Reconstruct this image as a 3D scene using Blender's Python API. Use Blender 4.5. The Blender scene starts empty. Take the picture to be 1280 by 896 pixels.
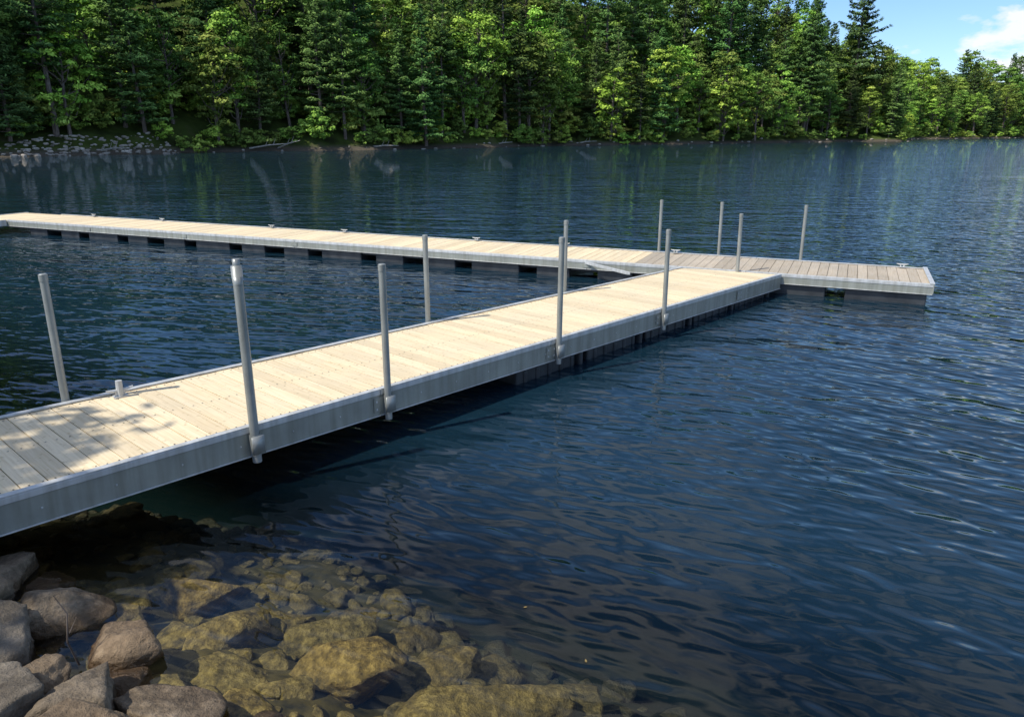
import bpy, math, random
import numpy as np
from mathutils import Vector, Matrix, noise as mn

R = math.radians
rng = np.random.default_rng(7)
random.seed(7)
scene = bpy.context.scene
COL = scene.collection

# ------------------------------------------------------------------ helpers
def link(o): COL.objects.link(o); return o
def empty(name, loc=(0,0,0)):
    e = bpy.data.objects.new(name, None); e.location = loc; e.empty_display_size = .2
    return link(e)

def quad_mesh(name, V, F, mats=(), matidx=None, var=None, smooth=False):
    V = np.asarray(V, dtype=np.float32).reshape(-1,3); F = np.asarray(F, dtype=np.int32).reshape(-1,4)
    m = bpy.data.meshes.new(name)
    m.vertices.add(len(V)); m.vertices.foreach_set('co', V.ravel())
    m.loops.add(F.size); m.loops.foreach_set('vertex_index', F.ravel())
    m.polygons.add(len(F)); m.polygons.foreach_set('loop_start', np.arange(0,F.size,4,dtype=np.int32))
    m.polygons.foreach_set('loop_total', np.full(len(F),4,dtype=np.int32))
    for mt in mats: m.materials.append(mt)
    if matidx is not None: m.polygons.foreach_set('material_index', np.asarray(matidx,dtype=np.int32))
    if var is not None:
        a = m.attributes.new('var','FLOAT','FACE'); a.data.foreach_set('value', np.asarray(var,dtype=np.float32))
    m.polygons.foreach_set('use_smooth', np.full(len(F), smooth, dtype=bool))
    m.update(calc_edges=True); m.validate()
    return m

class Q:
    """accumulates quads"""
    def __init__(s): s.V=[]; s.F=[]; s.M=[]; s.A=[]; s.n=0
    def add(s, V, F, mat=0, var=0.5):
        V=np.asarray(V,float).reshape(-1,3); F=np.asarray(F,int).reshape(-1,4)
        s.V.append(V); s.F.append(F+s.n); s.n+=len(V)
        s.M.append(np.full(len(F),mat)); s.A.append(np.broadcast_to(np.asarray(var,float),(len(F),)))
    def hexa(s, P, mat=0, var=.5):
        s.add(P,[[0,3,2,1],[4,5,6,7],[0,1,5,4],[1,2,6,5],[2,3,7,6],[3,0,4,7]],mat,var)
    def box(s,x0,x1,y0,y1,z0,z1,mat=0,var=.5):
        s.hexa([(x0,y0,z0),(x1,y0,z0),(x1,y1,z0),(x0,y1,z0),(x0,y0,z1),(x1,y0,z1),(x1,y1,z1),(x0,y1,z1)],mat,var)
    def tube(s, pts, rad, n=8, mat=0, var=.5, cap=False):
        pts=np.asarray(pts,float); rad=np.broadcast_to(rad,(len(pts),)); V=[]
        d0=pts[-1]-pts[0]; d0/=np.linalg.norm(d0)+1e-9
        up=np.array([0,0,1.]) if abs(d0[2])<.9 else np.array([1.,0,0])
        a=np.cross(d0,up); a/=np.linalg.norm(a); b=np.cross(d0,a)
        for p,r in zip(pts,rad):
            for k in range(n):
                t=2*math.pi*k/n; V.append(p+r*(math.cos(t)*a+math.sin(t)*b))
        F=[]
        for i in range(len(pts)-1):
            for k in range(n):
                F.append([i*n+k,i*n+(k+1)%n,(i+1)*n+(k+1)%n,(i+1)*n+k])
        if cap and n%2==0:
            o=(len(pts)-1)*n
            for k in range(n//2-1):
                F.append([o+k,o+k+1,o+n-2-k,o+n-1-k])
        s.add(V,F,mat,var)
    def leaves(s, C, N, w, l, mat=1, var=.5):
        C=np.asarray(C); N=np.asarray(N)+1e-6; n=len(C)
        N=N/np.linalg.norm(N,axis=1,keepdims=True)
        r=rng.normal(size=(n,3)); T=np.cross(N,r); T/=np.linalg.norm(T,axis=1,keepdims=True)+1e-9
        B=np.cross(N,T); w=np.broadcast_to(w,(n,))[:,None]; l=np.broadcast_to(l,(n,))[:,None]
        V=np.stack([C-T*l,C+B*w-T*l*.1,C+T*l,C-B*w-T*l*.1],axis=1).reshape(-1,3)
        F=np.arange(4*n).reshape(n,4); s.add(V,F,mat,var)
    def mesh(s,name,mats,smooth=False):
        return quad_mesh(name,np.concatenate(s.V),np.concatenate(s.F),mats,np.concatenate(s.M),np.concatenate(s.A),smooth)
    def obj(s,name,mats,parent=None,smooth=False):
        o=bpy.data.objects.new(name,s.mesh(name,mats,smooth)); link(o)
        if parent: o.parent=parent
        return o

# ------------------------------------------------------------------ material helpers
def newmat(name):
    m=bpy.data.materials.new(name); m.use_nodes=True; nt=m.node_tree; nt.nodes.clear()
    return m, nt, nt.nodes, nt.links
def N(nt,t,**k):
    n=nt.nodes.new(t)
    for a,b in k.items(): setattr(n,a,b)
    return n
def ramp(nt, stops, interp='LINEAR'):
    r=N(nt,'ShaderNodeValToRGB'); cr=r.color_ramp; cr.interpolation=interp
    while len(cr.elements)<len(stops): cr.elements.new(.5)
    for e,(p,c) in zip(cr.elements,stops):
        e.position=p; e.color=(*c,1) if len(c)==3 else c
    return r
def noise(nt, vec, scale, detail=4, rough=.55, dist=0):
    n=N(nt,'ShaderNodeTexNoise'); n.inputs['Scale'].default_value=scale; n.inputs['Detail'].default_value=detail
    n.inputs['Roughness'].default_value=rough; n.inputs['Distortion'].default_value=dist
    if vec is not None: nt.links.new(vec,n.inputs['Vector'])
    return n
def mixc(nt,a,b,fac,mode='MIX'):
    m=N(nt,'ShaderNodeMix',data_type='RGBA',blend_type=mode)
    for s,v in ((6,a),(7,b),(0,fac)):
        if isinstance(v,bpy.types.NodeSocket): nt.links.new(v,m.inputs[s])
        else: m.inputs[s].default_value = v if s==0 else (*v,1)
    return m.outputs[2]
def math_(nt,op,a,b=0.0,c=0.0,clamp=False):
    m=N(nt,'ShaderNodeMath',operation=op,use_clamp=clamp)
    for i,v in enumerate((a,b,c)):
        if isinstance(v,bpy.types.NodeSocket): nt.links.new(v,m.inputs[i])
        else: m.inputs[i].default_value=v
    return m.outputs[0]
def mapping(nt,vec,scale=(1,1,1),rot=(0,0,0),loc=(0,0,0),kind='POINT'):
    m=N(nt,'ShaderNodeMapping',vector_type=kind); m.inputs['Scale'].default_value=scale; m.inputs['Rotation'].default_value=rot
    m.inputs['Location'].default_value=loc; nt.links.new(vec,m.inputs['Vector']); return m.outputs[0]
def out(nt,sh,vol=None):
    o=N(nt,'ShaderNodeOutputMaterial'); nt.links.new(sh,o.inputs['Surface'])
    if vol is not None: nt.links.new(vol,o.inputs['Volume'])
def principled(nt,col,rough=.6,metal=0,normal=None,spec=.5):
    p=N(nt,'ShaderNodeBsdfPrincipled')
    for k,v in (('Base Color',col),('Roughness',rough),('Metallic',metal)):
        if isinstance(v,bpy.types.NodeSocket): nt.links.new(v,p.inputs[k])
        else: p.inputs[k].default_value=(*v,1) if k=='Base Color' else v
    p.inputs['Specular IOR Level'].default_value=spec
    if normal is not None: nt.links.new(normal,p.inputs['Normal'])
    return p.outputs[0]
def bump(nt,h,strength,dist):
    b=N(nt,'ShaderNodeBump'); b.inputs['Strength'].default_value=strength; b.inputs['Distance'].default_value=dist
    nt.links.new(h,b.inputs['Height']); return b.outputs[0]
def coords(nt): return N(nt,'ShaderNodeTexCoord').outputs['Object']
def worldpos(nt): return N(nt,'ShaderNodeNewGeometry').outputs['Position']
def attr(nt): return N(nt,'ShaderNodeAttribute',attribute_name='var').outputs['Fac']
def objrand(nt): return N(nt,'ShaderNodeObjectInfo').outputs['Random']

# ------------------------------------------------------------------ materials
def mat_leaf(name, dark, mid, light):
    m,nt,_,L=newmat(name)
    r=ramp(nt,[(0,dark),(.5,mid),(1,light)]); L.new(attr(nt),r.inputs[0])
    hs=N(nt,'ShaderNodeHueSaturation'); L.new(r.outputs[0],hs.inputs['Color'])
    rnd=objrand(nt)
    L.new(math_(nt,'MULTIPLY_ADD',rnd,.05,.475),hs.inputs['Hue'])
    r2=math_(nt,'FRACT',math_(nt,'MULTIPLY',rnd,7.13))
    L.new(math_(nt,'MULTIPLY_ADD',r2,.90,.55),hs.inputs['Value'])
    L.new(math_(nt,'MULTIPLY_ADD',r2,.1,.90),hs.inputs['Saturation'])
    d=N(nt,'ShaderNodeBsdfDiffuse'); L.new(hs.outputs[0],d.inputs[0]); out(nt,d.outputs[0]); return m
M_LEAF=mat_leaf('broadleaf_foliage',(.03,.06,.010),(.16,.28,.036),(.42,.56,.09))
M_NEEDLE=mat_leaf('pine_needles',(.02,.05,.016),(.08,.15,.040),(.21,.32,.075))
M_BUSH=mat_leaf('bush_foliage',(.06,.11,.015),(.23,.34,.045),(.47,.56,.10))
M_DEADLEAF,nt,_,L=newmat('fallen_leaf'); out(nt,principled(nt,(.20,.15,.05),.7))

def mat_bark():
    m,nt,_,L=newmat('bark'); c=coords(nt)
    n=noise(nt,mapping(nt,c,(6,6,1.2)),1.5,3,.65)
    r=ramp(nt,[(.3,(.06,.045,.035)),(.7,(.24,.20,.17))]); L.new(n.outputs[0],r.inputs[0])
    d=N(nt,'ShaderNodeBsdfDiffuse'); L.new(r.outputs[0],d.inputs[0]); out(nt,d.outputs[0]); return m
M_BARK=mat_bark()

def mat_planks(name,base,gray):
    m,nt,_,L=newmat(name); c=coords(nt); v=attr(nt)
    off=N(nt,'ShaderNodeCombineXYZ'); L.new(math_(nt,'MULTIPLY',v,37.0),off.inputs[1])
    va=N(nt,'ShaderNodeVectorMath',operation='ADD'); L.new(c,va.inputs[0]); L.new(off.outputs[0],va.inputs[1])
    g=noise(nt,mapping(nt,va.outputs[0],(60,2.2,8)),1,3,.6,.3)
    blot=noise(nt,c,1.7,4,.6)
    spots=noise(nt,c,22,2,.6)
    col=mixc(nt,base,gray,math_(nt,'MULTIPLY_ADD',blot.outputs[0],2.2,-.7,clamp=True))
    gr=ramp(nt,[(.25,(.74,.69,.60)),(.6,(1,1,1))]); L.new(g.outputs[0],gr.inputs[0])
    col=mixc(nt,col,gr.outputs[0],.75,'MULTIPLY')
    pv=ramp(nt,[(0,(.84,.82,.79)),(.5,(.95,.94,.915)),(1,(1.05,1.03,1.0))]); L.new(v,pv.inputs[0])
    col=mixc(nt,col,pv.outputs[0],1.0,'MULTIPLY')
    sp=ramp(nt,[(.30,(.55,.50,.44)),(.38,(1,1,1))]); L.new(spots.outputs[0],sp.inputs[0])
    col=mixc(nt,col,sp.outputs[0],.6,'MULTIPLY')
    out(nt,principled(nt,col,.8,normal=bump(nt,g.outputs[0],.35,.003),spec=.2)); return m
M_PLANK=mat_planks('weathered_pine_decking',(.80,.66,.44),(.71,.61,.44))
M_PLANK2=mat_planks('grey_decking',(.50,.43,.34),(.40,.36,.30))

def mat_metal(name,a,b,rough=.5,metal=.35):
    m,nt,_,L=newmat(name); c=coords(nt)
    n=noise(nt,c,3.0,4,.65); n2=noise(nt,c,55,1,.5)
    st=noise(nt,mapping(nt,c,(9,9,.7)),1.2,3,.6)
    col=mixc(nt,a,b,math_(nt,'MULTIPLY_ADD',n.outputs[0],2.4,-.7,clamp=True))
    k=ramp(nt,[(.38,(.66,.64,.59)),(.58,(1,1,1))]); L.new(st.outputs[0],k.inputs[0])
    col=mixc(nt,col,k.outputs[0],.65,'MULTIPLY')
    rr=math_(nt,'MULTIPLY_ADD',n2.outputs[0],.25,rough-.12)
    out(nt,principled(nt,col,rr,metal)); return m
M_ALU=mat_metal('galvanised_beam',(.34,.35,.30),(.25,.26,.23),.5,.15)
M_LIP=mat_metal('aluminium_trim',(.62,.62,.60),(.48,.49,.48),.42,.2)
M_POST=mat_metal('galvanised_pipe',(.38,.39,.36),(.24,.25,.24),.38,.3)
def mat_plastic():
    m,nt,_,L=newmat('black_float_plastic'); c=coords(nt); n=noise(nt,c,4,3,.6)
    r=ramp(nt,[(.3,(.012,.014,.017)),(.75,(.045,.05,.055))]); L.new(n.outputs[0],r.inputs[0])
    out(nt,principled(nt,r.outputs[0],.5)); return m
M_FLOAT=mat_plastic()

def depth_absorption(nt,col):
    # light absorbed by the water, painted into stone and bed colour by depth
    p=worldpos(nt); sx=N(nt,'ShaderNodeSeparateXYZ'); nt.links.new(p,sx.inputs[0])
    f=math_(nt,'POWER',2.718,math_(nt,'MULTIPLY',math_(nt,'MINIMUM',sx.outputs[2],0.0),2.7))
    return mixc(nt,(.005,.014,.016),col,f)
def mat_rock(name):
    m,nt,_,L=newmat(name); p=worldpos(nt); c=coords(nt)
    n1=noise(nt,c,3.2,3,.62); n2=noise(nt,c,17,6,.7)
    r=ramp(nt,[(.30,(.05,.04,.030)),(.45,(.17,.14,.105)),(.6,(.32,.27,.21)),(.75,(.54,.48,.39))])
    L.new(math_(nt,'ADD',math_(nt,'MULTIPLY',n1.outputs[0],.55),math_(nt,'MULTIPLY',n2.outputs[0],.45)),r.inputs[0])
    rnd=objrand(nt); tint=ramp(nt,[(0,(.72,.72,.70)),(.5,(1,.92,.80)),(1,(.90,.74,.56))]); L.new(rnd,tint.inputs[0])
    col=mixc(nt,r.outputs[0],tint.outputs[0],1.0,'MULTIPLY')
    sx=N(nt,'ShaderNodeSeparateXYZ'); L.new(p,sx.inputs[0])
    zz=math_(nt,'ADD',sx.outputs[2],math_(nt,'MULTIPLY_ADD',n2.outputs[0],.08,-.04))
    wet=math_(nt,'MULTIPLY_ADD',zz,-18.0,1.7,clamp=True)       # damp band just above water
    col=mixc(nt,col,mixc(nt,col,(.38,.31,.22),1.0,'MULTIPLY'),wet)
    sub=math_(nt,'MULTIPLY_ADD',zz,-22.0,-.4,clamp=True)      # algae / silt below the surface
    al=ramp(nt,[(.32,(.07,.05,.015)),(.48,(.28,.20,.06)),(.68,(.68,.51,.18))]); L.new(n2.outputs[0],al.inputs[0])
    al2=mixc(nt,al.outputs[0],tint.outputs[0],.6,'MULTIPLY')
    col=mixc(nt,col,al2,sub)
    col=depth_absorption(nt,col)
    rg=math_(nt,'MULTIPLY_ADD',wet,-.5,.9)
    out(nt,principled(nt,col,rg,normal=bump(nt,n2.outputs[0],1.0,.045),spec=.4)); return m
M_ROCK=mat_rock('granite_rock')
def mat_shorerock():
    m,nt,_,L=newmat('pale_shore_rock'); c=coords(nt); n2=noise(nt,c,.8,4,.7)
    r=ramp(nt,[(.3,(.13,.11,.085)),(.5,(.34,.30,.25)),(.7,(.54,.49,.41))]); L.new(n2.outputs[0],r.inputs[0])
    d=N(nt,'ShaderNodeBsdfDiffuse'); L.new(r.outputs[0],d.inputs[0]); out(nt,d.outputs[0]); return m
M_SROCK=mat_shorerock()

def mat_ground():
    m,nt,_,L=newmat('ground_soil'); p=worldpos(nt)
    n1=noise(nt,p,.35,3,.6); n2=noise(nt,p,7,5,.65)
    land=ramp(nt,[(.3,(.03,.035,.014)),(.55,(.06,.085,.02)),(.8,(.10,.085,.05))]); L.new(n1.outputs[0],land.inputs[0])
    bed=ramp(nt,[(.3,(.04,.03,.012)),(.6,(.19,.14,.05))]); L.new(n2.outputs[0],bed.inputs[0])
    sx=N(nt,'ShaderNodeSeparateXYZ'); L.new(p,sx.inputs[0])
    shore=ramp(nt,[(.3,(.05,.04,.03)),(.7,(.14,.12,.09))]); L.new(n2.outputs[0],shore.inputs[0])
    a=math_(nt,'MULTIPLY_ADD',sx.outputs[2],2.0,-.6,clamp=True)
    b=math_(nt,'MULTIPLY_ADD',sx.outputs[2],8.0,.7,clamp=True)
    c=mixc(nt,bed.outputs[0],mixc(nt,shore.outputs[0],land.outputs[0],a),b)
    c=depth_absorption(nt,c)
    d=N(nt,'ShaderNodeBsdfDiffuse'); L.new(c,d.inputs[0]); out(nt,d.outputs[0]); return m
M_GROUND=mat_ground()

def mat_water():
    m,nt,_,L=newmat('lake_water'); p=worldpos(nt)
    def wv(len_along,len_across,deg,dist,detail=1):
        return noise(nt,mapping(nt,p,(len_along,len_across,1),(0,0,R(deg)),kind='TEXTURE'),1.0,detail,.5,dist).outputs[0]
    a=wv(2.0,.75,-8,.3)
    b1=wv(.62,.20,-12,.25)
    b2=wv(.75,.20,-48,.25)
    c=wv(.20,.085,-28,.25,0)
    patch=wv(9,4,15,0,2)
    pf=math_(nt,'MULTIPLY_ADD',patch,2.6,-.6,clamp=True)
    sx=N(nt,'ShaderNodeSeparateXYZ'); L.new(p,sx.inputs[0])
    off=math_(nt,'ADD',math_(nt,'MULTIPLY',sx.outputs[0],.60),math_(nt,'MULTIPLY_ADD',sx.outputs[1],.80,-1.35))
    lee=N(nt,'ShaderNodeMapRange',interpolation_type='SMOOTHSTEP'); L.new(off,lee.inputs[0])   # calmer in the lee of the bank
    lee.inputs[1].default_value=1.5; lee.inputs[2].default_value=7.0; lee.inputs[3].default_value=.55; lee.inputs[4].default_value=1.0
    side=math_(nt,'MULTIPLY_ADD',math_(nt,'SUBTRACT',sx.outputs[0],math_(nt,'MULTIPLY',sx.outputs[1],.2)),.35,.3,clamp=True)
    b=math_(nt,'ADD',math_(nt,'MULTIPLY',b1,math_(nt,'MULTIPLY_ADD',side,-.45,.9)),math_(nt,'MULTIPLY',b2,math_(nt,'MULTIPLY_ADD',side,.75,.2)))
    h=math_(nt,'MULTIPLY',a,.075)
    h=math_(nt,'ADD',h,math_(nt,'MULTIPLY',b,math_(nt,'MULTIPLY_ADD',pf,.030,.024)))
    h=math_(nt,'MULTIPLY',h,lee.outputs[0])
    h=math_(nt,'ADD',h,math_(nt,'MULTIPLY',c,math_(nt,'MULTIPLY_ADD',pf,.011,.003)))
    bp=bump(nt,h,1.0,1.0)
    f=N(nt,'ShaderNodeFresnel'); f.inputs['IOR'].default_value=1.333; L.new(bp,f.inputs['Normal'])
    gl=N(nt,'ShaderNodeBsdfGlossy'); gl.inputs['Roughness'].default_value=.012; L.new(bp,gl.inputs['Normal'])
    gl.inputs['Color'].default_value=(1,1,1,1)
    tr=N(nt,'ShaderNodeBsdfTransparent'); tr.inputs[0].default_value=(.92,.94,.85,1)
    df=N(nt,'ShaderNodeBsdfDiffuse'); df.inputs[0].default_value=(.0055,.020,.033,1)
    # water column turns opaque with distance from the stony margin (suspended silt over deep water)
    turb=N(nt,'ShaderNodeMapRange',interpolation_type='SMOOTHSTEP'); L.new(off,turb.inputs[0])
    turb.inputs[1].default_value=1.0; turb.inputs[2].default_value=3.3; turb.inputs[3].default_value=.03; turb.inputs[4].default_value=1.0
    mb=N(nt,'ShaderNodeMixShader'); L.new(turb.outputs[0],mb.inputs[0])
    L.new(tr.outputs[0],mb.inputs[1]); L.new(df.outputs[0],mb.inputs[2])
    mx=N(nt,'ShaderNodeMixShader'); L.new(f.outputs[0],mx.inputs[0]); L.new(mb.outputs[0],mx.inputs[1]); L.new(gl.outputs[0],mx.inputs[2])
    out(nt,mx.outputs[0]); return m
M_WATER=mat_water()

# ------------------------------------------------------------------ shorelines and ground
NEAR=np.array([(-400,-110),(-60,-14),(-20,-.5),(-8,2.4),(-4.6,3.6),(-3.0,3.75),(-1.5,2.55),(0,1.6),(2.2,.2),(10,-4.5),(60,-28),(400,-130)],float)
FAR=np.array([(-700,-260),(-220,10),(-130,45),(-80,62),(-52,76),(-45,87),(-33,101),(-18,110),(9,143),(38,163),(62,180),(88,203),(104,206),(139,272),(214,327),(330,372),(700,430)],float)
def pdist(P,x,y):
    d=np.full(x.shape,1e9)
    for (x0,y0),(x1,y1) in zip(P[:-1],P[1:]):
        dx,dy=x1-x0,y1-y0; t=np.clip(((x-x0)*dx+(y-y0)*dy)/(dx*dx+dy*dy),0,1)
        d=np.minimum(d,np.hypot(x-x0-t*dx,y-y0-t*dy))
    return d
def height(x,y):
    x=np.asarray(x,float); y=np.asarray(y,float)
    dn=pdist(NEAR,x,y)*np.where(y>np.interp(x,NEAR[:,0],NEAR[:,1]),1,-1)   # + = water
    dn=dn+.12*np.sin(x*2.3+1)+.08*np.sin(x*5.1+y*3.7)
    df=pdist(FAR,x,y)*np.where(y<np.interp(x,FAR[:,0],FAR[:,1]),1,-1)
    df=df+.8*np.sin(x*.31)+.5*np.sin(x*.83+2)
    bn=np.where(dn<1.5,-.10-.24*dn,-.46-.60*(dn-1.5)); bn=np.where(dn<0,-.10-dn*.50,bn)
    bn=np.minimum(bn,1.0+.02*np.maximum(-dn-2,0))
    bn=bn+.035*np.sin(x*7+y*3)*np.sin(y*6.1-x*2)
    slope=np.interp(x,[-150,-40,20,60,85,100,140,220],[.50,.50,.48,.50,.42,.27,.27,.29])
    l=-df; bf=np.where(l<2,l*.45,.9+(l-2)*slope); cap=np.interp(x,[-100,40,75,95,115,150,260],[46,40,34,26,20,25,29])
    bf=np.where(bf>cap,cap+(bf-cap)*.04,bf); bf=np.where(l<0,l*.35,bf)
    bf=bf+np.where(l>4,1.4*np.sin(x*.09+1)*np.sin(y*.11),0)
    return np.maximum(np.maximum(bn,bf),-4.5)
u=np.linspace(-1,1,381); xs=np.sinh(u*7.0)/np.sinh(7.0)*1500
ys=np.sinh(u*7.0)/np.sinh(7.0)*1500+2.5
X,Y=np.meshgrid(xs,ys,indexing='ij'); Z=height(X,Y)
n=len(xs); idx=np.arange(n*n).reshape(n,n)
F=np.stack([idx[:-1,:-1],idx[1:,:-1],idx[1:,1:],idx[:-1,1:]],-1).reshape(-1,4)
link(bpy.data.objects.new('ground',quad_mesh('ground',np.stack([X,Y,Z],-1),F,[M_GROUND],smooth=True)))
link(bpy.data.objects.new('lake_water',quad_mesh('lake_water',[(-1400,-1400,0),(1400,-1400,0),(1400,1400,0),(-1400,1400,0)],[[0,1,2,3]],[M_WATER])))

# ------------------------------------------------------------------ trees
def make_broadleaf(name,H,Rc,base=.22,nclump=60,per=120,ls=.26,trunk=True,squash=1.0,lm=None):
    q=Q(); th=rng.uniform(0,6.28)
    lean=np.array([math.cos(th),math.sin(th),0])*H*.03
    if trunk:
        zs=np.linspace(-.6,H*.86,9); pts=[lean*(z/H)**2+np.array([.15*math.sin(z*.5+th),.15*math.cos(z*.4),z]) for z in zs]
        q.tube(pts,np.linspace(H*.015+.05,.05,9),8)
    ch=H*(1-base); cz=H*base+ch*.5
    k=0; tries=0; cl=[]
    while k<nclump and tries<9000:
        tries+=1
        v=rng.normal(size=3); v/=np.linalg.norm(v); rr=rng.uniform(.35,1)**.5
        zf=v[2]*rr
        prof=(1-.35*max(zf,0)-.15*max(-zf,0))
        az=math.atan2(v[1],v[0]); irr=1+.22*math.sin(az*2+th)+.16*math.sin(az*3+zf*4+th*2)
        p=np.array([v[0]*rr*Rc*prof*irr,v[1]*rr*Rc*prof*irr,cz+zf*ch*.5*squash])
        if p[2]<H*base*.8: continue
        if cl and min(np.linalg.norm(p-c[0]) for c in cl)<Rc*.23: continue
        r=rng.uniform(.17,.34)*Rc; cl.append((p,r)); k+=1
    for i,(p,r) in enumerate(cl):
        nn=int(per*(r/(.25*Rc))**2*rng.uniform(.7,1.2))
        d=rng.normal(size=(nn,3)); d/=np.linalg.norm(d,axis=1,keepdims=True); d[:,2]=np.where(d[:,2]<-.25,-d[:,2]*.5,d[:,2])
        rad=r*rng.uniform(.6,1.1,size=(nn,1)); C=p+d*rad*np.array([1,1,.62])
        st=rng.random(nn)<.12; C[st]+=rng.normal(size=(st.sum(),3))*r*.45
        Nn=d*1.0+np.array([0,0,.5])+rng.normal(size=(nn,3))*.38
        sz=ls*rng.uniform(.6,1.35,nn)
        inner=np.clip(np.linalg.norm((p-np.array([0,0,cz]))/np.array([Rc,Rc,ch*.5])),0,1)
        var=np.clip(.12+.42*inner+rng.normal()*.16+rng.normal(size=nn)*.12+.12*d[:,2],0,1)  # crown shade put into the leaf colour: darker towards the inside
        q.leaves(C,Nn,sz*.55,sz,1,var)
        if trunk and i%2==0:
            z0=max(H*base*.75,min(p[2]-r-.1*H,H*.8)); s0=np.array([0,0,z0])+lean*(z0/H)**2
            mid=(s0+p)/2+np.array([0,0,-.06*H*rng.random()])
            q.tube([s0,mid,p],[H*.0055,H*.0035,.02],5)
    return q.mesh(name,[M_BARK,lm or M_LEAF])

def make_pine(name,H,Rb,base=.15,step=.62,dens=20,ls=.32,irr=.3):
    q=Q(); th=rng.uniform(0,6.28)
    zs=np.linspace(-.6,H,10); pts=[np.array([.12*math.sin(z*.3+th),.12*math.cos(z*.27+th),z]) for z in zs]
    q.tube(pts,np.linspace(H*.013+.03,.02,10),8)
    z=H*base
    while z<H*.985:
        f=(z-H*base)/(H*(1-base)); Lm=Rb*((1-f)**.75)*(1 if f>.12 else .72+f*2.3)+.25
        nb=int(rng.integers(4,7)); a0=rng.uniform(0,6.28); wh=rng.uniform(.75,1.1)
        for b in range(nb):
            if rng.random()<.10: continue
            az=a0+6.283*b/nb+rng.normal()*.25; Lb=Lm*wh*rng.uniform(1-irr,1+irr*.6)
            up=.10+.5*f**2+rng.normal()*.06; droop=-.16*(1-f)
            dr=np.array([math.cos(az),math.sin(az),0]); sd=np.array([-dr[1],dr[0],0]); zz=z+rng.normal()*.12
            def P(t): return dr[None]*(t*Lb)[:,None]+np.array([0,0,1])*(zz+(up*t+droop*t*t+.10*t**4)*Lb)[:,None]
            q.tube(P(np.array([0.,.45,.95])),[.012+Lb*.011,.02,.008],3)
            if rng.random()<.06 and f<.25: continue
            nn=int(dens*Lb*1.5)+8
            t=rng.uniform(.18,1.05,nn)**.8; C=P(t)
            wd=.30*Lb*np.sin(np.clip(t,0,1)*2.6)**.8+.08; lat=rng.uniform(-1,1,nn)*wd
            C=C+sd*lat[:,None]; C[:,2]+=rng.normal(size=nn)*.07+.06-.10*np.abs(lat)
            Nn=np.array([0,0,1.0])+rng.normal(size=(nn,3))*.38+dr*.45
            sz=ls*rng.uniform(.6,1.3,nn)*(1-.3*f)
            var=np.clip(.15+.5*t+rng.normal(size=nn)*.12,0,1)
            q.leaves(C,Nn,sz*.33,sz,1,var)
        z+=step*rng.uniform(.75,1.3)*(1-.35*f)
    return q.mesh(name,[M_BARK,M_NEEDLE])

pines=[make_pine('pine_a',24,4.8,.10,.7,15,.37),make_pine('pine_b',26,5.6,.22,.95,15,.39,.45),make_pine('pine_c',21,4.4,.07,.7,15,.36),
       make_pine('pine_d',27,5.2,.30,1.0,15,.39,.55),make_pine('hemlock',22,5.4,.04,.65,14,.35,.25)]
broad=[make_broadleaf('broadleaf_a',20,5.4,per=95,ls=.29),make_broadleaf('broadleaf_b',18,4.8,.15,50,95,.28),make_broadleaf('broadleaf_c',23,6.0,.25,65,95,.30),
       make_broadleaf('broadleaf_d',15,4.4,.10,46,95,.27),make_broadleaf('broadleaf_e',21,4.6,.2,55,95,.28),make_broadleaf('broadleaf_f',12,3.6,.08,42,90,.24)]
bushes=[make_broadleaf('bush_a',2.6,1.9,0,16,60,.19,False,lm=M_BUSH),make_broadleaf('bush_b',1.9,1.7,0,14,60,.17,False,lm=M_BUSH),make_broadleaf('bush_c',3.6,2.0,0,20,60,.2,False,lm=M_BUSH)]

forest=empty('distant_forest')
def put(mesh,name,x,y,s=1.0,parent=None,sz=None,dz=0):
    o=bpy.data.objects.new(name,mesh); z=float(height(x,y))
    o.location=(x,y,z+dz); o.rotation_euler=(rng.normal()*.02,rng.normal()*.02,rng.uniform(0,6.28))
    o.scale=(s,s,(sz if sz else s*rng.uniform(.92,1.1))); link(o)
    if parent: o.parent=parent
    return o
seg=np.diff(FAR,axis=0); cum=np.concatenate([[0],np.cumsum(np.hypot(seg[:,0],seg[:,1]))])
def along(s):
    x=np.interp(s,cum,FAR[:,0]); y=np.interp(s,cum,FAR[:,1])
    i=min(max(np.searchsorted(cum,s)-1,0),len(seg)-1); t=seg[i]/np.linalg.norm(seg[i]); return x,y,np.array([-t[1],t[0]])
s_start=cum[2]; s_end=cum[15]
rows=[(4.5,5.4,.72),(9,6.2,.88),(16,7.2,1.0),(26,8.2,1.08),(40,10,1.08)]
cnt=0
for ri,(off,sp,sc) in enumerate(rows):
    s=s_start+rng.uniform(0,3)
    while s<s_end:
        x,y,nv=along(s); o=off+rng.normal()*1.5; px,py=x+nv[0]*o+rng.normal()*.5,y+nv[1]*o
        if py>35 and abs(px)<.80*py+10:
            farr=px>115
            ispine=rng.random()<(.42 if not farr else .12)
            k=sc*rng.uniform(.75,1.18)
            me=(pines[rng.integers(len(pines))] if ispine else broad[rng.integers(5)])
            if 104<px<125 and ri<3: k*=.78
            if 30<px<84: k*=1.10
            put(me,'tree',px,py,k,forest); cnt+=1
        s+=sp*rng.uniform(.75,1.3)*(1.0 if x<110 else 1.35)
print('forest trees',cnt)
def named(me,nm,x,y,s): put(me,nm,x,y,s,None)
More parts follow.
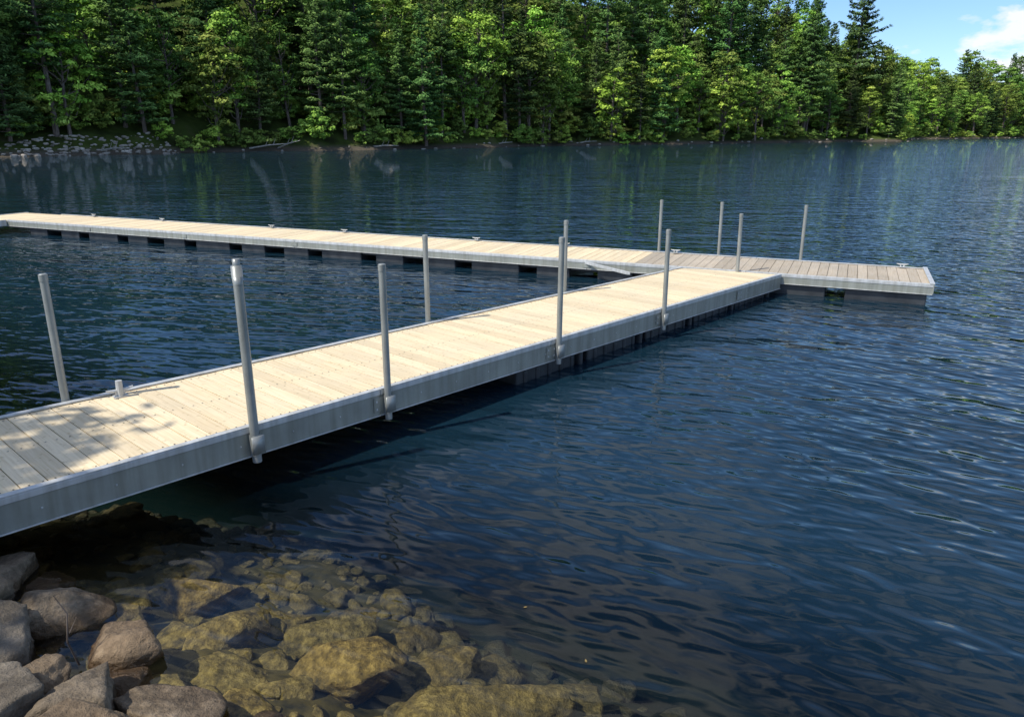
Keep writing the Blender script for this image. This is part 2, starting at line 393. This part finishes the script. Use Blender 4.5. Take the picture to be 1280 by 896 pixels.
for me,nm,x,y,s in [(pines[0],'pine_tree',-26.5,109,.78),(broad[4],'maple_tree',-36,103.5,.75),(pines[2],'pine_tree',-44,94,.85),
    (broad[1],'maple_tree',-21,112.5,.7),(pines[3],'pine_tree',-50,86,.85),(broad[5],'birch_tree',19,151.5,1.15),(broad[0],'maple_tree',3,139,.95),
    (broad[3],'birch_tree',46,171,1.0),(pines[1],'pine_tree',92,214,1.45),(pines[0],'pine_tree',73,197,1.2),(broad[2],'maple_tree',-6,131,.85),
    (pines[4],'hemlock_tree',30,161,1.0),(pines[2],'pine_tree',-13,118,.95),(broad[3],'birch_tree',62,184,.95),(pines[3],'pine_tree',-1,137,1.0)]:
    named(me,nm,x,y,s)
brush=empty('shoreline_bushes')
s=s_start
while s<s_end:
    x,y,nv=along(s)
    if y>35 and abs(x)<.80*y+8:
        o=rng.uniform(.6,3.6)+(3 if x<-42 else 0); put(bushes[rng.integers(3)],'bush',x+nv[0]*o,y+nv[1]*o,rng.uniform(.55,1.25),brush)
        if rng.random()<.5:
            o=rng.uniform(4,9); put(bushes[2],'bush',x+nv[0]*o,y+nv[1]*o,rng.uniform(.9,1.7),brush)
    s+=rng.uniform(1.2,3.2)*(1 if x<60 else 1.6)

# ------------------------------------------------------------------ light direction (used to place the shade tree)
sun_el=R(52); sx,sy=-.86,-.51; hl=math.hypot(sx,sy); sx/=hl; sy/=hl
sv=Vector((sx*math.cos(sun_el),sy*math.cos(sun_el),math.sin(sun_el)))

# tree on the near bank, left of the view: throws the dappled shade on the dock
nt_=make_broadleaf('oak_tree',7.0,1.75,.60,24,130,.10)
o=bpy.data.objects.new('oak_tree',nt_); o.location=(-7.95,1.75,float(height(-7.95,1.75))); link(o)

# ------------------------------------------------------------------ rocks
import bmesh
def ico(sub):
    bm=bmesh.new(); bmesh.ops.create_icosphere(bm,subdivisions=sub,radius=1)
    V=np.array([v.co[:] for v in bm.verts]); F=[[v.index for v in f.verts] for f in bm.faces]; bm.free(); return V,F
ICO={k:ico(k) for k in (2,3,5)}
def rock_verts(sub,seed,dims,np_=11,rough=.07,k=55):
    V,F=ICO[sub]; r_=np.random.default_rng(seed)
    Nn=r_.normal(size=(np_,3)); Nn[0]=(0.1,.1,1.4); Nn/=np.linalg.norm(Nn,axis=1,keepdims=True); D=r_.uniform(.55,.95,np_)
    dots=V@Nn.T; rad=np.where(dots>.05,D/np.maximum(dots,.05),9); rad=np.minimum(rad,1.25)
    rr=-np.log(np.exp(-k*rad).sum(1)+math.exp(-k*1.2))/k
    if sub>=4:
        off=Vector(r_.uniform(-50,50,3))
        dn=np.array([mn.fractal(Vector(v)*1.6+off,.75,2.1,6) for v in V]); dn2=np.array([abs(mn.noise(Vector(v)*4+off)) for v in V])
        rr=rr+dn*rough-dn2*rough*.7
    P=V*rr[:,None]*np.array(dims); return P,F
def rock(name,x,y,z,dims,seed,rot=0,sub=5,tilt=(0,0),**kw):
    P,F=rock_verts(sub,seed,np.array(dims)*1.12,**kw); m=bpy.data.meshes.new(name); m.from_pydata(P.tolist(),[],F); m.materials.append(M_ROCK)
    m.polygons.foreach_set('use_smooth',np.ones(len(F),bool)); m.update()
    o=bpy.data.objects.new(name,m); o.location=(x,y,z); o.rotation_euler=(tilt[0],tilt[1],rot); return link(o)
shore=[(-2.34,3.36,.03,(.20,.15,.13),1,.3),(-2.52,3.00,.07,(.30,.22,.19),2,.7),(-1.90,3.10,.0,(.20,.14,.12),3,-.2),
 (-1.90,2.84,-.06,(.18,.13,.10),4,.4),(-1.50,2.63,.0,(.23,.13,.10),5,-.1),(-1.86,2.60,.07,(.23,.17,.16),6,.8),
 (-2.15,2.50,.15,(.20,.18,.15),7,0),(-1.05,2.60,-.06,(.17,.11,.08),8,.3),(-2.14,2.78,.04,(.17,.13,.12),9,1.2),
 (-2.80,3.30,.08,(.22,.2,.17),10,.2),(-1.25,2.80,-.13,(.16,.12,.09),11,.2),(-2.08,3.42,-.09,(.13,.11,.09),12,.2),
 (-1.62,2.38,.13,(.20,.18,.13),13,.5),(-2.9,3.6,.0,(.22,.18,.13),14,.5),(-2.60,3.66,-.10,(.17,.13,.10),15,1.5),(-1.62,2.9,-.11,(.14,.1,.08),16,1.0)]
for x,y,z,d,sd,r in shore: rock('boulder',x,y,z,d,sd*11+3,r,tilt=(rng.normal()*.2,rng.normal()*.2))
subm=[(-.80,3.19,-.21,(.30,.20,.15),21,.1),(-1.85,3.86,-.24,(.24,.15,.13),22,.3),(-1.60,3.42,-.21,(.26,.18,.12),23,.9),
 (-1.42,3.10,-.20,(.2,.13,.10),24,.2),(-2.2,3.68,-.19,(.2,.15,.10),25,.5),(-.19,2.94,-.32,(.42,.24,.15),26,.2),
 (-.40,3.36,-.40,(.24,.16,.13),27,.6),(-1.03,3.55,-.33,(.25,.17,.13),28,.3),(.02,2.70,-.30,(.30,.17,.12),29,.1),(.42,2.75,-.40,(.36,.2,.15),30,.5),
 (-.62,2.80,-.27,(.17,.12,.1),31,.5),(-1.15,2.95,-.21,(.17,.12,.08),32,.5),(.25,3.15,-.50,(.3,.22,.15),33,0),(-1.35,3.75,-.40,(.25,.17,.15),34,0),(-.55,2.53,-.20,(.2,.13,.1),35,.8),
 (-.95,3.9,-.55,(.3,.2,.14),36,.3),(-.15,3.45,-.55,(.3,.2,.14),37,.9),(.75,2.85,-.5,(.3,.2,.14),38,.4),(-.6,3.65,-.5,(.22,.16,.12),39,1.4),(.15,2.45,-.30,(.25,.16,.12),40,.2),(-.25,2.62,-.30,(.2,.15,.1),41,.2)]
for x,y,z,d,sd,r in subm: rock('submerged_boulder',x,y,z,d,sd*7+1,r,np_=16,rough=.06,k=26)
q=Q(); q.tube([(-2.02,2.95,.02),(-2.04,2.93,.16),(-2.03,2.95,.30),(-2.07,2.94,.40)],[.005,.004,.003,.0015],6); q.tube([(-2.03,2.94,.2),(-1.99,2.95,.28)],[.003,.001],5)
q.obj('dry_twig',[M_BARK])
q=Q(); C=np.array([(.07,3.42,.004),(.35,3.0,.004)]); q.leaves(C,np.tile([0,0,1.],(2,1))+rng.normal(size=(2,3))*.1,.006,.013,0,.5)
q.obj('floating_leaves',[M_DEADLEAF])

def scatter(name,pts,sub=2,mat=None,flat=(.45,.75)):
    VV=[];FF=[];n0=0
    for i,(x,y,z,s) in enumerate(pts):
        P,F=rock_verts(sub,1000+i%60,(s*rng.uniform(.8,1.3),s*rng.uniform(.7,1.1),s*rng.uniform(*flat)),10)
        a=rng.uniform(0,6.28); c,sn=math.cos(a),math.sin(a)
        P=P@np.array([[c,sn,0],[-sn,c,0],[0,0,1]])+np.array([x,y,z]); VV.append(P); FF+= [[k+n0 for k in f] for f in F]; n0+=len(P)
    m=bpy.data.meshes.new(name); m.from_pydata(np.concatenate(VV).tolist(),[],FF); m.materials.append(mat or M_ROCK)
    m.polygons.foreach_set('use_smooth',np.ones(len(FF),bool)); m.update(); return link(bpy.data.objects.new(name,m))
pts=[]
for i in range(1700):
    x=rng.uniform(-4.5,2.6); y0=np.interp(x,NEAR[:,0],NEAR[:,1]); y=y0+rng.uniform(-.9,2.6); s=float(rng.choice([.02,.035,.055,.085],p=[.35,.3,.22,.13]))*rng.uniform(.7,1.5)
    pts.append((x,y,float(height(x,y))+s*.05,s))
scatter('shore_cobbles',pts,3)
pts=[]
s=s_start
while s<s_end:
    x,y,nv=along(s)
    if y>35 and abs(x)<.80*y+8:
        left=x<-40; o=rng.uniform(-.8,.8 if not left else 3.6); r_=rng.uniform(.12,.4 if not left else .36)
        px,py=x+nv[0]*o,y+nv[1]*o; pts.append((px,py,max(float(height(px,py)),-.1)+r_*.2,r_))
    s+=rng.uniform(.03,.14) if x<-40 else rng.uniform(.8,5)
scatter('shoreline_rocks',pts,2,M_SROCK)
M_DRIFT,nt,_,L=newmat('driftwood'); 
nn_=noise(nt,mapping(nt,coords(nt),(2,2,2)),2,4); rr_=ramp(nt,[(.3,(.2,.18,.15)),(.7,(.45,.42,.37))]); L.new(nn_.outputs[0],rr_.inputs[0]); out(nt,principled(nt,rr_.outputs[0],.85))
for x,y,l,a,t in [(-34,101,5,.2,.12),(-31,103.5,4,-.5,.25),(-20,110,4,.1,.05),(-46,87,4,-.4,.1),(-3,130,4,.7,.1),(12,146,4,.2,.1),(52,175,5,.4,.06)]:
    q=Q(); d=np.array([math.cos(a),math.sin(a),t]); b=np.array([x,y,.35])
    q.tube([b,b+d*l*.5+np.array([0,0,.12]),b+d*l],[.12,.09,.04],7)
    q.tube([b+d*l*.4,b+d*l*.4+np.array([.5,-.3,.8])],[.05,.015],5); q.tube([b+d*l*.6,b+d*l*.6+np.array([.3,.3,.9])],[.04,.01],5)
    q.obj('driftwood_log',[M_DRIFT],smooth=True)

# ------------------------------------------------------------------ docks
ang=math.atan2(.739,.673)
d=np.array([math.cos(ang),math.sin(ang)]); nrm=np.array([-d[1],d[0]])
P0=.9*d+4.62*nrm
gang=empty('gangway_dock',(P0[0],P0[1],.45)); gang.rotation_euler=(0,math.atan(.15/10.34),ang)
GW=1.46; XE0,XE1=10.30,9.82; XS=-2.6
q=Q(); x=XS; pw=.142
while x<XE0:
    x1=min(x+pw-.007,XE0)
    def ym(t): return GW-.035 if t<=XE1 else .035+(GW-.07)*(XE0-t)/(XE0-XE1)
    y0=.035+rng.uniform(0,.004); zt=rng.uniform(0,.003)
    a,b=ym(x),ym(x1)
    q.hexa([(x,y0,-.032),(x1,y0,-.032),(x1,b,-.032),(x,a,-.032),(x,y0,zt),(x1,y0,zt),(x1,b,zt),(x,a,zt)],0,rng.random())
    x+=pw
o=q.obj('deck_planks',[M_PLANK],gang)
bv=o.modifiers.new('bev','BEVEL'); bv.width=.003; bv.segments=1
q=Q(); x=XS+pw*.5
while x<XE1-.1:
    for yy in (.09,GW*.5,GW-.09):
        for dx in (-.035,.035):
            xx,y_=x+dx+rng.normal()*.004,yy+rng.normal()*.004
            q.add([(xx-.005,y_-.005,.0045),(xx+.005,y_-.005,.0045),(xx+.005,y_+.005,.0045),(xx-.005,y_+.005,.0045)],[[0,1,2,3]])
    x+=pw
q.obj('deck_screws',[M_FLOAT],gang)
def channel(q,x0,x1,y,side,h,lipmat=1,face=0,lipw=.045):
    s=side
    q.box(x0,x1,min(y,y+s*.012),max(y,y+s*.012),-h,.004,face)
    q.box(x0,x1,min(y-s*.004,y+s*lipw),max(y-s*.004,y+s*lipw),.006,.018,lipmat)
    q.box(x0,x1,min(y-s*.006,y+s*.002),max(y-s*.006,y+s*.002),-.03,.006,lipmat)
    q.box(x0,x1,min(y-s*.012,y+s*.06),max(y-s*.012,y+s*.06),-h-.008,-h,lipmat)
q=Q()
cuts=[XS,-.9,2.60,4.75,6.8,8.9,XE0]
for a,b in zip(cuts[:-1],cuts[1:]):
    channel(q,a+.002,b-.002,0,1,.20)
    e=min(b,XE1)
    channel(q,a+.002,e-.002,GW,-1,.20)
for a in cuts[1:-1]:
    q.box(a-.07,a+.07,-.010,-.004,-.17,-.05,0)
    for bx in (-.045,.045):
        for bz in (-.145,-.08): q.box(a+bx-.008,a+bx+.008,-.017,-.010,bz-.008,bz+.008,1)
x=XS+.3
while x<XE0:
    q.box(x-.006,x+.006,-.006,0,-.12,-.108,1); x+=.41
x=XS+.2
while x<XE1: q.box(x-.03,x+.03,.02,GW-.02,-.17,-.036,0); x+=.6
o=q.obj('side_beams',[M_ALU,M_LIP],gang); bv=o.modifiers.new('bev','BEVEL'); bv.width=.002; bv.segments=1
q=Q(); x=4.35
while x<9.6:
    q.box(x,x+.95,.10,GW-.10,-.62,-.20,0)
    for k in range(5): q.box(x+.1+k*.19,x+.16+k*.19,.085,GW-.085,-.58,-.26,0)
    q.box(x+.97,x+1.03,.05,.14,-.5,-.2,0)
    x+=1.17
o=q.obj('float_drums',[M_FLOAT],gang); bv=o.modifiers.new('bev','BEVEL'); bv.width=.02; bv.segments=2

# T-head floating dock
e=np.array([.9136,-.4066]); e/=np.linalg.norm(e); g=np.array([-e[1],e[0]])
T0=1.2*e+12.12*g
tee=empty('floating_dock',(T0[0],T0[1],.30)); tee.rotation_euler=(0,0,math.atan2(e[1],e[0]))
TW=1.48; TL=-20.3
q=Q(); x=-.01
while x>TL:
    x0=x-pw+.007; v=rng.random(); zt=rng.uniform(0,.003)
    mt=1 if x>-4.3 else 0
    q.box(x0,x,.035,TW-.035,-.032,zt,mt,v); x-=pw
y=-.02
while y>-5: q.box(TL-1.35,TL-.02,y-pw+.007,y,-.032,rng.uniform(0,.003),0,rng.random()); y-=pw
y=0
while y<TW-.1: q.box(TL-1.35,TL-.02,y,y+pw-.007,-.032,rng.uniform(0,.003),0,rng.random()); y+=pw
o=q.obj('deck_planks',[M_PLANK,M_PLANK2],tee)
q=Q()
tc=[TL,-17.4,-14.4,-11.4,-8.4,-5.2,-2.6,0]
for a,b in zip(tc[:-1],tc[1:]):
    channel(q,a+.003,b-.003,0,1,.13); channel(q,a+.003,b-.003,TW,-1,.13)
    if b<0:
        q.box(b-.06,b+.06,-.012,-.004,-.11,-.04,0)
q.box(-.006,.010,-.008,TW+.008,-.13,.018,0); q.box(-.05,.016,-.012,TW+.012,.020,.030,1)
q.box(TL-1.37,TL-1.35,-5,TW,-.13,.018,1); q.box(TL-.018,TL-.006,-5,-.01,-.13,.018,1)
x=TL+.3
while x<0: q.box(x-.03,x+.03,.02,TW-.02,-.125,-.036,0); x+=.6
jx=-2.93-1.55
q.hexa([(jx-.75,-.01,-.05),(jx-.7,-.01,-.05),(jx+.22,-.68,-.05),(jx+.16,-.68,-.05),(jx-.75,-.01,-.005),(jx-.7,-.01,-.005),(jx+.22,-.68,-.005),(jx+.16,-.68,-.005)],1)
o=q.obj('side_beams',[M_ALU,M_LIP],tee); bv=o.modifiers.new('bev','BEVEL'); bv.width=.002; bv.segments=1
q=Q()
q.box(-1.15,-.06,.05,TW-.05,-.46,-.131,0); q.box(-2.55,-1.42,.05,TW-.05,-.46,-.131,0)
x=-3.6; k=0
while x>TL:
    L_=.62 if k%3 else .95
    q.box(x-L_*.5,x+L_*.5,.06,TW-.06,-.46,-.131,0); x-=1.12; k+=1
q.box(TL,-2.6,.10,.16,-.20,-.133,0); q.box(TL,-2.6,TW-.16,TW-.10,-.20,-.133,0)
for y in (-.7,-2.2,-3.8): q.box(TL-1.3,TL-.08,y-.35,y+.35,-.46,-.131,0)
o=q.obj('float_drums',[M_FLOAT],tee); bv=o.modifiers.new('bev','BEVEL'); bv.width=.02; bv.segments=2

# posts
def post(x,y,zdeck,h,outward,collar=False,rad=.028):
    q=Q(); lo=-.24
    q.tube([(0,0,lo),(0,0,h-.012),(0,0,h),(0,0,h+.004)],[rad,rad,rad*.96,rad*.8],16,0,cap=True)
    q.tube([(0,0,h-.05),(0,0,h-.0)],[rad*1.1,rad*1.1],16,0)
    q.tube([(0,0,-.185),(0,0,-.03)],[rad*1.18,rad*1.18],16,0)
    q.box(-.045,.045,-rad*1.5,-rad*.9,-.17,-.04,0)
    if collar:
        q.tube([(0,0,h-.13),(0,0,h-.07),(0,0,h-.07),(0,0,h+.0),(0,0,h+.0)],[rad*1.0,rad*1.15,rad*1.15,rad*1.15,rad*.8],16,0,cap=True)
        q.tube([(0,0,h+.0),(0,0,h+.045)],[rad*.75,rad*.75],12,0,cap=True)
    m=q.mesh('dock_post',[M_POST])
    m.polygons.foreach_set('use_smooth',[abs(p.normal.z)<.5 for p in m.polygons])
    o=bpy.data.objects.new('dock_post',m); o.location=(x,y,zdeck)
    o.rotation_euler=(rng.normal()*.008,rng.normal()*.008,math.atan2(outward[1],outward[0])-math.pi/2+math.pi); link(o)
d_=np.array([math.cos(ang),math.sin(ang)])
def gpost(t,side,h,**k):
    y=4.62-.036 if side==0 else 4.62+GW+.036
    p=t*d_+y*nrm; post(p[0],p[1],.45-.15*(t-.9)/10.34,h,(-nrm if side==0 else nrm),**k)
for t,h in [(2.38,1.14),(3.55,1.02),(5.74,1.04),(7.75,.96)]: gpost(t,0,h,collar=(t<3),rad=.032 if t<3 else .028)
for t,h in [(1.69,.98),(5.34,.96),(7.75,.95)]: gpost(t,1,h)
e_=np.array([.9136,-.4066]); e_/=np.linalg.norm(e_)
def tpost(x,side,h):
    y=-.036 if side==0 else TW+.036; p=T0+e_*x+g*y; post(p[0],p[1],.30,h,(-g if side==0 else g))
tpost(-2.72,0,.90)
for wx,wy in [(2.64,13.63),(3.65,13.27),(4.95,12.83)]:
    x=float((np.array([wx,wy])-T0)@e_); tpost(x,1,.93)

def cleat(q,x,y,z,s=1.0):
    ax=np.array([1,0,0]); c=np.array([x,y,z]); up=np.array([0,0,1])
    q.box(x-.05*s,x+.05*s,y-.03*s,y+.03*s,z,z+.012*s)
    for k in (-.028,.028): q.tube([c+ax*k*s,c+ax*k*s+up*.05*s],[.012*s,.010*s],8)
    q.tube([c-ax*.10*s+up*.065*s,c-ax*.05*s+up*.055*s,c+ax*.05*s+up*.055*s,c+ax*.10*s+up*.065*s],[.007*s,.012*s,.012*s,.007*s],8,cap=True)
q=Q(); cleat(q,1.12,GW-.14,.004,1.0)
q.tube([(1.12,GW-.14,.0),(1.12,GW-.14,.135)],[.028,.024],12,cap=True)
q.obj('mooring_cleat',[M_LIP],gang)
q=Q()
for x in (-16.6,-13.2,-11.2,-8.0,-6.1,-4.0,-19): cleat(q,x,TW-.08,.02,.85)
cleat(q,-.35,TW-.1,.02,.85)
q.obj('mooring_cleats',[M_LIP],tee)

# ------------------------------------------------------------------ light, sky
sl=bpy.data.lights.new('sun','SUN'); sl.energy=5.0; sl.angle=R(.53); sl.color=(1,.955,.87)
so=bpy.data.objects.new('sun',sl); so.rotation_euler=sv.to_track_quat('Z','Y').to_euler(); so.location=(-20,-6,40); link(so)
wd=bpy.data.worlds.new('World'); scene.world=wd; wd.use_nodes=True; nt=wd.node_tree; nt.nodes.clear(); L=nt.links
sky=N(nt,'ShaderNodeTexSky',sky_type='NISHITA'); sky.sun_disc=False; sky.sun_elevation=sun_el; sky.sun_rotation=math.atan2(sx,sy)%(2*math.pi)
sky.air_density=1.0; sky.dust_density=.1; sky.ozone_density=3.0
tc=N(nt,'ShaderNodeTexCoord').outputs['Generated']
cn=noise(nt,mapping(nt,tc,(11,11,30)),1.0,5,.58,.2)
dp=N(nt,'ShaderNodeVectorMath',operation='DOT_PRODUCT'); L.new(tc,dp.inputs[0]); v=Vector((.56,.83,.092)).normalized(); dp.inputs[1].default_value=v
bank=math_(nt,'MULTIPLY_ADD',dp.outputs['Value'],170.0,-169.1,clamp=True)
sz_=N(nt,'ShaderNodeSeparateXYZ'); L.new(tc,sz_.inputs[0])
high=noise(nt,mapping(nt,tc,(3.2,5.5,3.2)),1.0,4,.6,.3)                       # scattered unseen cumulus overhead, added for pale reflections on the ripples
hm=math_(nt,'MULTIPLY',math_(nt,'MULTIPLY_ADD',high.outputs[0],7.0,-3.25,clamp=True),math_(nt,'MULTIPLY_ADD',sz_.outputs[2],4.0,-1.2,clamp=True))
thr=math_(nt,'ADD',cn.outputs[0],math_(nt,'MULTIPLY',bank,.30))
cm=math_(nt,'MAXIMUM',math_(nt,'MULTIPLY_ADD',thr,8.0,-5.3,clamp=True),math_(nt,'MULTIPLY',hm,.9))
tinted=mixc(nt,sky.outputs[0],(.78,.93,1.13),1.0,'MULTIPLY')
sc_=mixc(nt,tinted,(6.8,6.9,7.1),math_(nt,'MULTIPLY',cm,.92))
bg=N(nt,'ShaderNodeBackground'); bg.inputs['Strength'].default_value=.15; L.new(sc_,bg.inputs['Color'])
wo=N(nt,'ShaderNodeOutputWorld'); L.new(bg.outputs[0],wo.inputs[0])

# ------------------------------------------------------------------ camera
cd=bpy.data.cameras.new('camera'); cd.sensor_width=36; cd.lens=36*940/1280; cd.clip_end=5000; cd.clip_start=.05
co=bpy.data.objects.new('camera',cd); co.location=(0,0,2.4); co.rotation_euler=(R(90-16.75),0,0); link(co); scene.camera=co
scene.view_settings.view_transform='Standard'; scene.view_settings.look='None'; scene.view_settings.exposure=0
